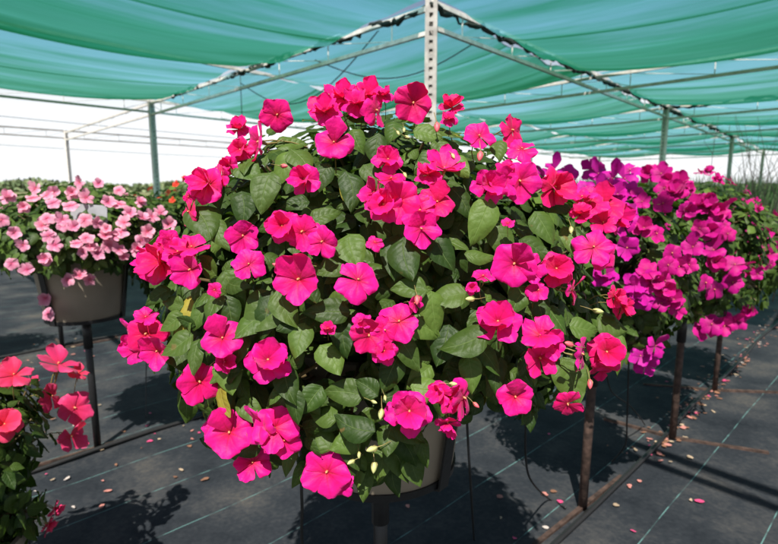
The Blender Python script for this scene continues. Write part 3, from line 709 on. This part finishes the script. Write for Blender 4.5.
# fallen petals and bits
def debris():
    cols = [simple('petal_dry_pink', (.42, .17, .14), .8, var=.4), simple('petal_dry_cream', (.36, .27, .18), .8, var=.4), simple('leaf_dry_brown', (.19, .09, .05), .9, var=.4), simple('petal_fallen_pink', (.50, .05, .15), .7), simple('petal_fallen_white', (.46, .40, .36), .8)]
    V = []; F = []; M = []; r = random.Random(4)
    def bit(x, y, s, m):
        b = len(V); a = r.uniform(0, 6.28); ca, sa = math.cos(a), math.sin(a); asp = r.uniform(.45, .9); c = r.uniform(-.02, .12); jx = [r.uniform(.55, 1.25) for _ in range(16)]
        for j in range(4):
            for i in range(3):
                u = (i - 1) * (.5, 1, .9, .35)[j] * asp * jx[j * 3 + i] + .5 * (jx[j] - .9); v = (j - 1.5) / 1.5 * jx[j + 4]
                V.append((x + s * (u * ca - v * sa), y + s * (u * sa + v * ca), .0150 + s * c * (u * u + v * v * .5) + s * .05 * jx[(i * 5 + j) % 12]))
        for j in range(3):
            for i in range(2):
                q = b + j * 3 + i; F.append((q, q + 1, q + 4, q + 3)); M.append(m)
    def row(x0, y0, n, L0, L1, spread, s, w):
        for k in range(n):
            t = r.uniform(L0, L1); q = r.gauss(0, spread)
            bit(x0 + d.x * t + q * .7, y0 + d.y * t - q * .7, s * r.uniform(.5, 1.3), r.choices(range(5), w)[0])
    row(.80, 1.99, 210, .55, 6, .06, .013, (4, 2, 7, 1, 1)); row(.84, 1.95, 60, .6, 2.8, .03, .017, (5, 2, 7, 1, 0))
    row(.80, 1.99, 36, -1, 5, .45, .011, (2, 3, 2, 2, 2))
    row(LX, LY, 170, -1.2, 6, .13, .012, (4, 3, 5, 2, 2))
    row(LX + .15, LY - .15, 70, -.9, 1.6, .33, .012, (3, 2, 3, 3, 2))
    row(-2.65, 4.15, 120, -2, 5, .2, .016, (3, 3, 3, 2, 3))
    for k in range(14):
        p = at(*((690, 456), (630, 485), (640, 480), (616, 504), (700, 500), (553, 490), (545, 493), (660, 460), (205, 478), (190, 445), (238, 425), (150, 440), (560, 500), (500, 495))[k], z=.02)
        bit(p.x, p.y, .017, r.choice((0, 1, 2, 3)))
    o = link('fallen_petals', mesh_from('fallen_petals', V, F, cols, M, False)); tag(o, 'dry pink and cream petals fallen on the ground cloth', 'fallen petals', kind='stuff')
debris()

# ------------------------------------------------------------------ SHADE HOUSE
ZR = 3.1; CH = .23
Mo = Vector((.42, 5.58, 0)); A = Vector((2.91, 3.385, 0)); Bv = Vector((-2.73, 3.03, 0))
def G(i, j, z=ZR): return Vector((Mo.x + A.x * i + Bv.x * j, Mo.y + A.y * i + Bv.y * j, z))
house = empty('shade_house', (Mo.x, Mo.y, 0), 'open galvanised steel shade house frame carrying sagging green shade cloth', 'shade house')
def post(i, j, w=.12, dpt=.07):
    p = G(i, j, 0); b = MB()
    f = Vector((-p.x * .3, -1, 0)).normalized() ; s = Vector((-f.y, f.x, 0))
    top = ZR + .02; fl = w * .34
    def slab(c0, c1, wid, th, z0, z1, n, t):
        c = (c0 + c1) / 2
        b.bar(Vector((c.x, c.y, z0)), Vector((c.x, c.y, z1)), wid, th, 0, up=n)
    for sg in (-1, 1):      # front flanges, side webs, back lips
        c = p + s * sg * (w / 2 - fl / 2) + f * dpt / 2
        b.bar((c.x, c.y, -.03), (c.x, c.y, top), fl, .005, up=f)
        c = p + s * sg * (w / 2 - .0027)
        b.bar((c.x, c.y, -.03), (c.x, c.y, top), .005, dpt - .006, up=f)
    z = .02; hole = .045; pit = .085
    c = p + f * dpt / 2
    while z < top - .05:     # bridges between the punched holes
        b.bar((c.x, c.y, z), (c.x, c.y, z + pit - hole), w - 2 * fl - .0006, .0044, up=f); z += pit
    c = p - f * dpt / 2
    b.bar((c.x, c.y, -.03), (c.x, c.y, top), w - .012, .005, up=f)
    o = b.build('post', GALV_P if (i, j) == (0, 0) else GALV, house)
def truss(a, b_, n=8, r=.024, single=False, m=None, drop=CH):
    a, b_ = Vector(a), Vector(b_); m = m or GALV; mb = MB()
    dr = Vector((0, 0, -drop))
    mb.bar(a, b_, r * 1.9, r * 1.9)
    if not single:
        mb.bar(a + dr, b_ + dr, r * 1.7, r * 1.7)
        for k in range(n):
            p = a.lerp(b_, (k + .5) / n); mb.tube([p + Vector((0, 0, -.02)), p + dr + Vector((0, 0, .02))], .0075, 6)
            q = a.lerp(b_, min(1, (k + 1.5) / n))
            mb.tube([p + dr + Vector((0, 0, .02)), q + Vector((0, 0, -.02))], .005, 5)
    mb.build('truss', m, house)
for (i, j) in ((0, 0), (0, 2), (0, 4), (2, 0), (2, 2), (4, 0), (4, 2), (2, -2), (4, -2), (6, -2), (6, 0), (6, 2), (4, -4), (6, -4), (2, 4), (4, 4), (6, 4)):
    post(i, j)
for j in (0, 2, 4, -2, -4):
    for i in range(-2, 6, 2):
        i1 = min(6, i + 2)
        if G(i1, j).y < 3 or (i, j) == (-2, 0): continue
        truss(G(i, j), G(i1, j), 8, m=GALV if j != 4 else GALV_D)
for j in (1, -1, -3):
    for i in range(-2, 6, 2):
        if G(i + 2, j).y < 3: continue
        truss(G(i, j), G(i + 2, j), 8, r=.022, single=True)
for i in range(-1, 7):
    for j in (-4, -2, 0, 2):
        if j == 2 and i not in (0, 2, 4, 6): continue
        if G(i, j + 2).y < 2 or (i, j) == (0, -2): continue
        if G(i, j).y < -2: continue
        truss(G(i, j) + Vector((0, 0, -.05)), G(i, j + 2) + Vector((0, 0, -.05)), 7, r=.024)
# unseen truss over the near right, added to throw shadow bars on the cloth
truss((2.55, -1.45, 3.05), (.05, 1.33 - 0.0, 3.05), 7)

def net_material():
    m, nt, N, L, out = mat('green_shade_net')
    uv = N('ShaderNodeUVMap'); sep = N('ShaderNodeSeparateXYZ'); L(uv.outputs[0], sep.inputs[0])
    def M(op, a, b=None):
        n = N('ShaderNodeMath'); n.operation = op
        for k, v in enumerate((a, b)):
            if v is None: continue
            if isinstance(v, (int, float)): n.inputs[k].default_value = v
            else: L(v, n.inputs[k])
        return n.outputs[0]
    # gathers run across the pull direction (v); the net is bunched denser toward the far hem
    mp = N('ShaderNodeMapping'); mp.inputs['Scale'].default_value = (.6, 7, 1); L(uv.outputs[0], mp.inputs['Vector'])
    no = N('ShaderNodeTexNoise'); no.inputs['Scale'].default_value = 1.6; no.inputs['Detail'].default_value = 5; no.inputs['Roughness'].default_value = .55; L(mp.outputs[0], no.inputs['Vector'])
    dens = M('ADD', M('MULTIPLY', M('POWER', sep.outputs[1], 1.4), 1.0), M('MULTIPLY', M('SUBTRACT', no.outputs['Fac'], .5), 1.3))
    seam = M('LESS_THAN', M('ABSOLUTE', M('SUBTRACT', sep.outputs[1], .36)), .006)
    dens = M('ADD', dens, M('MULTIPLY', seam, .5))
    dn = N('ShaderNodeClamp'); L(dens, dn.inputs[0]); dens = dn.outputs[0]
    col = ramp(nt, dens, [(0, (.08, .18, .20)), (.35, (.02, .11, .07)), (1, (.008, .06, .025))])
    df = N('ShaderNodeBsdfDiffuse'); L(col, df.inputs[0])
    tl = N('ShaderNodeBsdfTranslucent'); L(ramp(nt, dens, [(0, (.10, .31, .38)), (.3, (.020, .20, .125)), (1, (.005, .085, .033))]), tl.inputs[0])
    ms = N('ShaderNodeMixShader'); ms.inputs[0].default_value = .72; L(df.outputs[0], ms.inputs[1]); L(tl.outputs[0], ms.inputs[2])
    tr = N('ShaderNodeBsdfTransparent')
    L(ramp(nt, dens, [(0, (.50, .84, .92)), (1, (.3, .75, .5))]), tr.inputs[0])
    mx = N('ShaderNodeMixShader')
    f = N('ShaderNodeMapRange'); L(dens, f.inputs[0]); f.inputs[3].default_value = .66; f.inputs[4].default_value = .98
    L(f.outputs[0], mx.inputs[0]); L(tr.outputs[0], mx.inputs[1]); L(ms.outputs[0], mx.inputs[2]); L(mx.outputs[0], out.inputs[0])
    return m
NET = net_material()
GATH = simple('gathered_net', (.010, .018, .014), .8, nscale=25, bump=.6)
WHITE = simple('tie_plastic', (.6, .62, .7), .5)
def panel(i, j, seed):
    r = random.Random(seed); nu, nv = 26, 30; V = []; UV = []; ph = r.uniform(0, 6)
    sag = r.uniform(.15, .25)
    flip = (i < 0 and j >= 1) or False
    for b in range(nv):
        for a in range(nu):
            u, v = a / (nu - 1), b / (nv - 1)
            if flip or (i < 0): s_, t_ = u, v          # gathers parallel to the R lines
            else: s_, t_ = v, u
            g = .012 + .976 * s_, .012 + .976 * t_
            p = G(i + g[0], j + g[1], ZR + .035)
            e = math.sin(math.pi * u) ** .6
            z = -sag * (1 - (2 * (v ** 1.25) - 1) ** 2) * (.55 + .45 * e) - .10 * math.sin(math.pi * u) * (.4 + v)
            z += (.022 * math.sin(v * 21 + 1.2 * math.sin(u * 3 + ph) + ph) + .012 * math.sin(v * 47 + u * 4)) * min(1, 4 * v * (1 - v) + .1)
            z = min(z, -.01)
            V.append((p.x, p.y, p.z + z)); UV.append((u + i * 1.7 + j * 3.1, v))
    F = [(b * nu + a, b * nu + a + 1, (b + 1) * nu + a + 1, (b + 1) * nu + a) for b in range(nv - 1) for a in range(nu - 1)]
    link('shade_cloth', mesh_from('shade_cloth', V, F, [NET], uv=UV), house)
for i in range(-2, 6):
    for j in range(-6, 2):
        c = G(i + .5, j + .5)
        if c.y < 4.0 or abs(c.x) > c.y * .95 + 2.5: continue
        panel(i, j, i * 17 + j)
def gathered(a, b_, seed, thick=.05, drop=.03):
    r = random.Random(seed); a, b_ = Vector(a), Vector(b_); n = 70; pts = []; rad = []
    for k in range(n + 1):
        t = k / n
        pts.append(a.lerp(b_, t) + Vector((r.gauss(0, .012), r.gauss(0, .012), -drop + r.gauss(0, .014) - .03 * abs(math.sin(t * 14)))))
        rad.append(thick * (.35 + .65 * abs(math.sin(t * 11 + seed)) ** .7 + r.gauss(0, .1)))
    b = MB(); b.tube(pts, [max(.008, q) for q in rad], 7); o = b.build('gathered_cloth', GATH, house, True)
    for k in range(6):
        w = MB()
        t = r.uniform(.05, .95); p = a.lerp(b_, t); dd = (b_ - a).normalized()
        w.tube([p + dd * -.10 + Vector((0, -.06, -.02)), p + Vector((0, -.075, -.035)), p + dd * .10 + Vector((0, -.06, -.02))], [.006, .022, .006], 6)
        w.build('tie', WHITE, house, True)
gathered(G(0, 0), G(0, 1), 3, .034); gathered(G(0, 1), G(0, 1.7), 4, .028)
gathered(G(0, 0), G(1, 0), 5, .032); gathered(G(1, 0), G(2, 0), 6, .036); gathered(G(2, 0), G(4, 0), 7, .045)
gathered(G(2, 0), G(2, -2), 8, .035)
# slack cables under the roof
def cable(p0, p1, sag, n=18):
    b = MB(); pts = [Vector(p0).lerp(Vector(p1), k / n) + Vector((0, 0, -sag * math.sin(math.pi * k / n))) for k in range(n + 1)]
    b.tube(pts, .007, 6); b.build('cable', PIPE, house, True)
cable(G(.05, .25), G(.0, 1.0, ZR - .2), .55); cable(G(.0, .5, ZR - .2), G(.3, .05), .35); cable(G(0, 1, ZR), G(0, 1, ZR - 1.0), 0)
cable(G(-1, 3, ZR - .1), G(4, 3, ZR - .1), .12); cable(G(-1, 4, ZR - .5), G(3, 4, ZR - .5), .1)

# ------------------------------------------------------------------ BACKGROUND PLANTS
def blades(name, n, xr, yr, h, label, mats, seed, wid=.02):
    r = np.random.default_rng(seed); V = []; F = []; M = []
    for k in range(n):
        x = r.uniform(*xr); y = r.uniform(*yr); hh = r.uniform(.6, 1.0) * h * (1 + .08 * math.sin(x * 2.3) + .05 * math.sin(x * 7)); a = r.uniform(0, 6.28); le = r.normal(0, .14) * hh; le2 = r.normal(0, .1) * hh
        ca, sa = math.cos(a) * wid, math.sin(a) * wid; b = len(V)
        for t, w in ((0, 1), (.4, 1), (.75, .7), (1, .05)):
            ox, oy = le * t * t, le2 * t * t
            V += [(x - ca * w + ox, y - sa * w + oy, hh * t), (x + ca * w + ox, y + sa * w + oy, hh * t)]
        for q in range(3):
            F.append((b + 2 * q, b + 2 * q + 1, b + 2 * q + 3, b + 2 * q + 2)); M.append(int(r.integers(0, len(mats))))
    me = mesh_from(name, V, F, mats, M, False)
    o = link(name, me); tag(o, label, 'grass', kind='stuff'); return o
GR = [simple('grass_green', (.17, .23, .06), .7), simple('grass_dark', (.09, .14, .04), .7), simple('grass_dry', (.34, .33, .15), .8)]
blades('tall_grass', 16000, (3.2, 19), (12.8, 18), 1.58, 'tall green reedy grass behind the right post', GR, 2, .018)
blades('meadow_grass', 9000, (-24, 4), (23, 34), .75, 'pale meadow grass beyond the left edge of the ground cloth', GR, 3, .03)
# far hedgerow, reads as one mass
def hedgerow():
    r = np.random.default_rng(9); V = []; F = []; M = []
    for k in range(16000):
        x = r.uniform(-170, 190); top = 2.5 + .7 * math.sin(x * .11) + .3 * math.sin(x * .31 + 1) + .25 * math.sin(x * .93)
        z = r.uniform(0, max(1.2, top)) ; y = 150 + r.uniform(-4, 4) + 6 * math.sin(x * .03); s = r.uniform(.25, .7); b = len(V)
        n1 = r.normal(size=3); n1 /= np.linalg.norm(n1); n2 = np.cross(n1, r.normal(size=3)); n2 /= np.linalg.norm(n2)
        for (p, q) in ((-1, -.6), (1, -.6), (.8, .7), (-.7, .8)):
            V.append((x + s * (p * n1[0] + q * n2[0]), y + s * (p * n1[1] + q * n2[1]), z + s * (p * n1[2] + q * n2[2])))
        F.append((b, b + 1, b + 2, b + 3)); M.append(int(r.integers(0, 2)))
    o = link('far_hedgerow', mesh_from('far_hedgerow', V, F, [simple('hedge_a', (.12, .17, .08), .9), simple('hedge_b', (.20, .24, .12), .9)], M, False)); tag(o, 'low far off line of trees on the horizon', 'trees', kind='stuff')
hedgerow()
# bare dry shrub at the right edge
sb = empty('bare_shrub', (4.15, 6.2, 0), 'thin bare twiggy shrub rising behind the low magenta impatiens', 'shrub')
mb = MB(); r = random.Random(12)
for k in range(26):
    x0, y0 = 4.15 + r.gauss(0, .22), 6.2 + r.gauss(0, .15); dx, dy = r.gauss(-.05, .35), r.gauss(0, .2); hh = r.uniform(1.45, 2.15)
    pts = [(x0 + dx * t * t + r.gauss(0, .012), y0 + dy * t * t, hh * t) for t in (0, .2, .4, .6, .8, 1)]
    mb.tube(pts, [.007, .006, .005, .004, .003, .0015], 5)
    for q in range(3):
        p = Vector(pts[r.randint(2, 4)]); mb.tube([p, p + Vector((r.gauss(0, .10), r.gauss(0, .1), .16)), p + Vector((r.gauss(0, .18), r.gauss(0, .1), .38))], [.003, .002, .001], 4)
mb.build('branches', simple('dry_twig', (.16, .12, .08), .8), sb, True)

# ------------------------------------------------------------------ CAMERA, LIGHT
cam = bpy.data.cameras.new('camera'); co = bpy.data.objects.new('camera', cam); COL.objects.link(co)
co.location = EYE; co.rotation_euler = (math.pi / 2 - TH, 0, 0)
cam.sensor_width = 36; cam.sensor_fit = 'HORIZONTAL'; cam.lens = FPX / 778 * 36; cam.clip_end = 4000; cam.clip_start = .02
cam.dof.use_dof = True; cam.dof.focus_distance = .74; cam.dof.aperture_fstop = 7.0
scene.camera = co
sun = bpy.data.lights.new('sun', 'SUN'); so = bpy.data.objects.new('sun', sun); COL.objects.link(so)
sun.energy = 4.8; sun.angle = math.radians(.53); sun.color = (1, .95, .87)
so.rotation_euler = SUN_TO.to_track_quat('Z', 'Y').to_euler()
w = bpy.data.worlds.new('World'); scene.world = w; w.use_nodes = True
nt = w.node_tree; nt.nodes.clear()
bg = nt.nodes.new('ShaderNodeBackground'); wo = nt.nodes.new('ShaderNodeOutputWorld'); sky = nt.nodes.new('ShaderNodeTexSky')
sky.sky_type = 'NISHITA'; sky.sun_disc = False; sky.sun_elevation = math.asin(SUN_TO.z); sky.sun_rotation = math.atan2(SUN_TO.x, SUN_TO.y)
sky.air_density = 1.0; sky.dust_density = 1.0; sky.ozone_density = 1
bg.inputs[1].default_value = .05
tcw = nt.nodes.new('ShaderNodeTexCoord'); spw = nt.nodes.new('ShaderNodeSeparateXYZ'); nt.links.new(tcw.outputs['Generated'], spw.inputs[0])
hz = ramp(nt, spw.outputs[2], [(.0, (.9, .9, .9)), (.12, (.85, .85, .85)), (.22, (.25, .25, .25)), (.34, (0, 0, 0))])      # bright summer haze low in the sky
mw = nt.nodes.new('ShaderNodeMix'); mw.data_type = 'RGBA'; nt.links.new(hz, mw.inputs[0]); nt.links.new(sky.outputs[0], mw.inputs[6]); mw.inputs[7].default_value = (13.0, 13.3, 13.7, 1)
nt.links.new(mw.outputs[2], bg.inputs[0]); nt.links.new(bg.outputs[0], wo.inputs[0])
vs = scene.view_settings; vs.view_transform = 'Standard'; vs.look = 'None'; vs.gamma = 1; vs.exposure = .82; vs.use_curve_mapping = False
scene.cycles.max_bounces = 8; scene.cycles.transparent_max_bounces = 12; scene.cycles.transmission_bounces = 6
scene.cycles.use_denoising = True
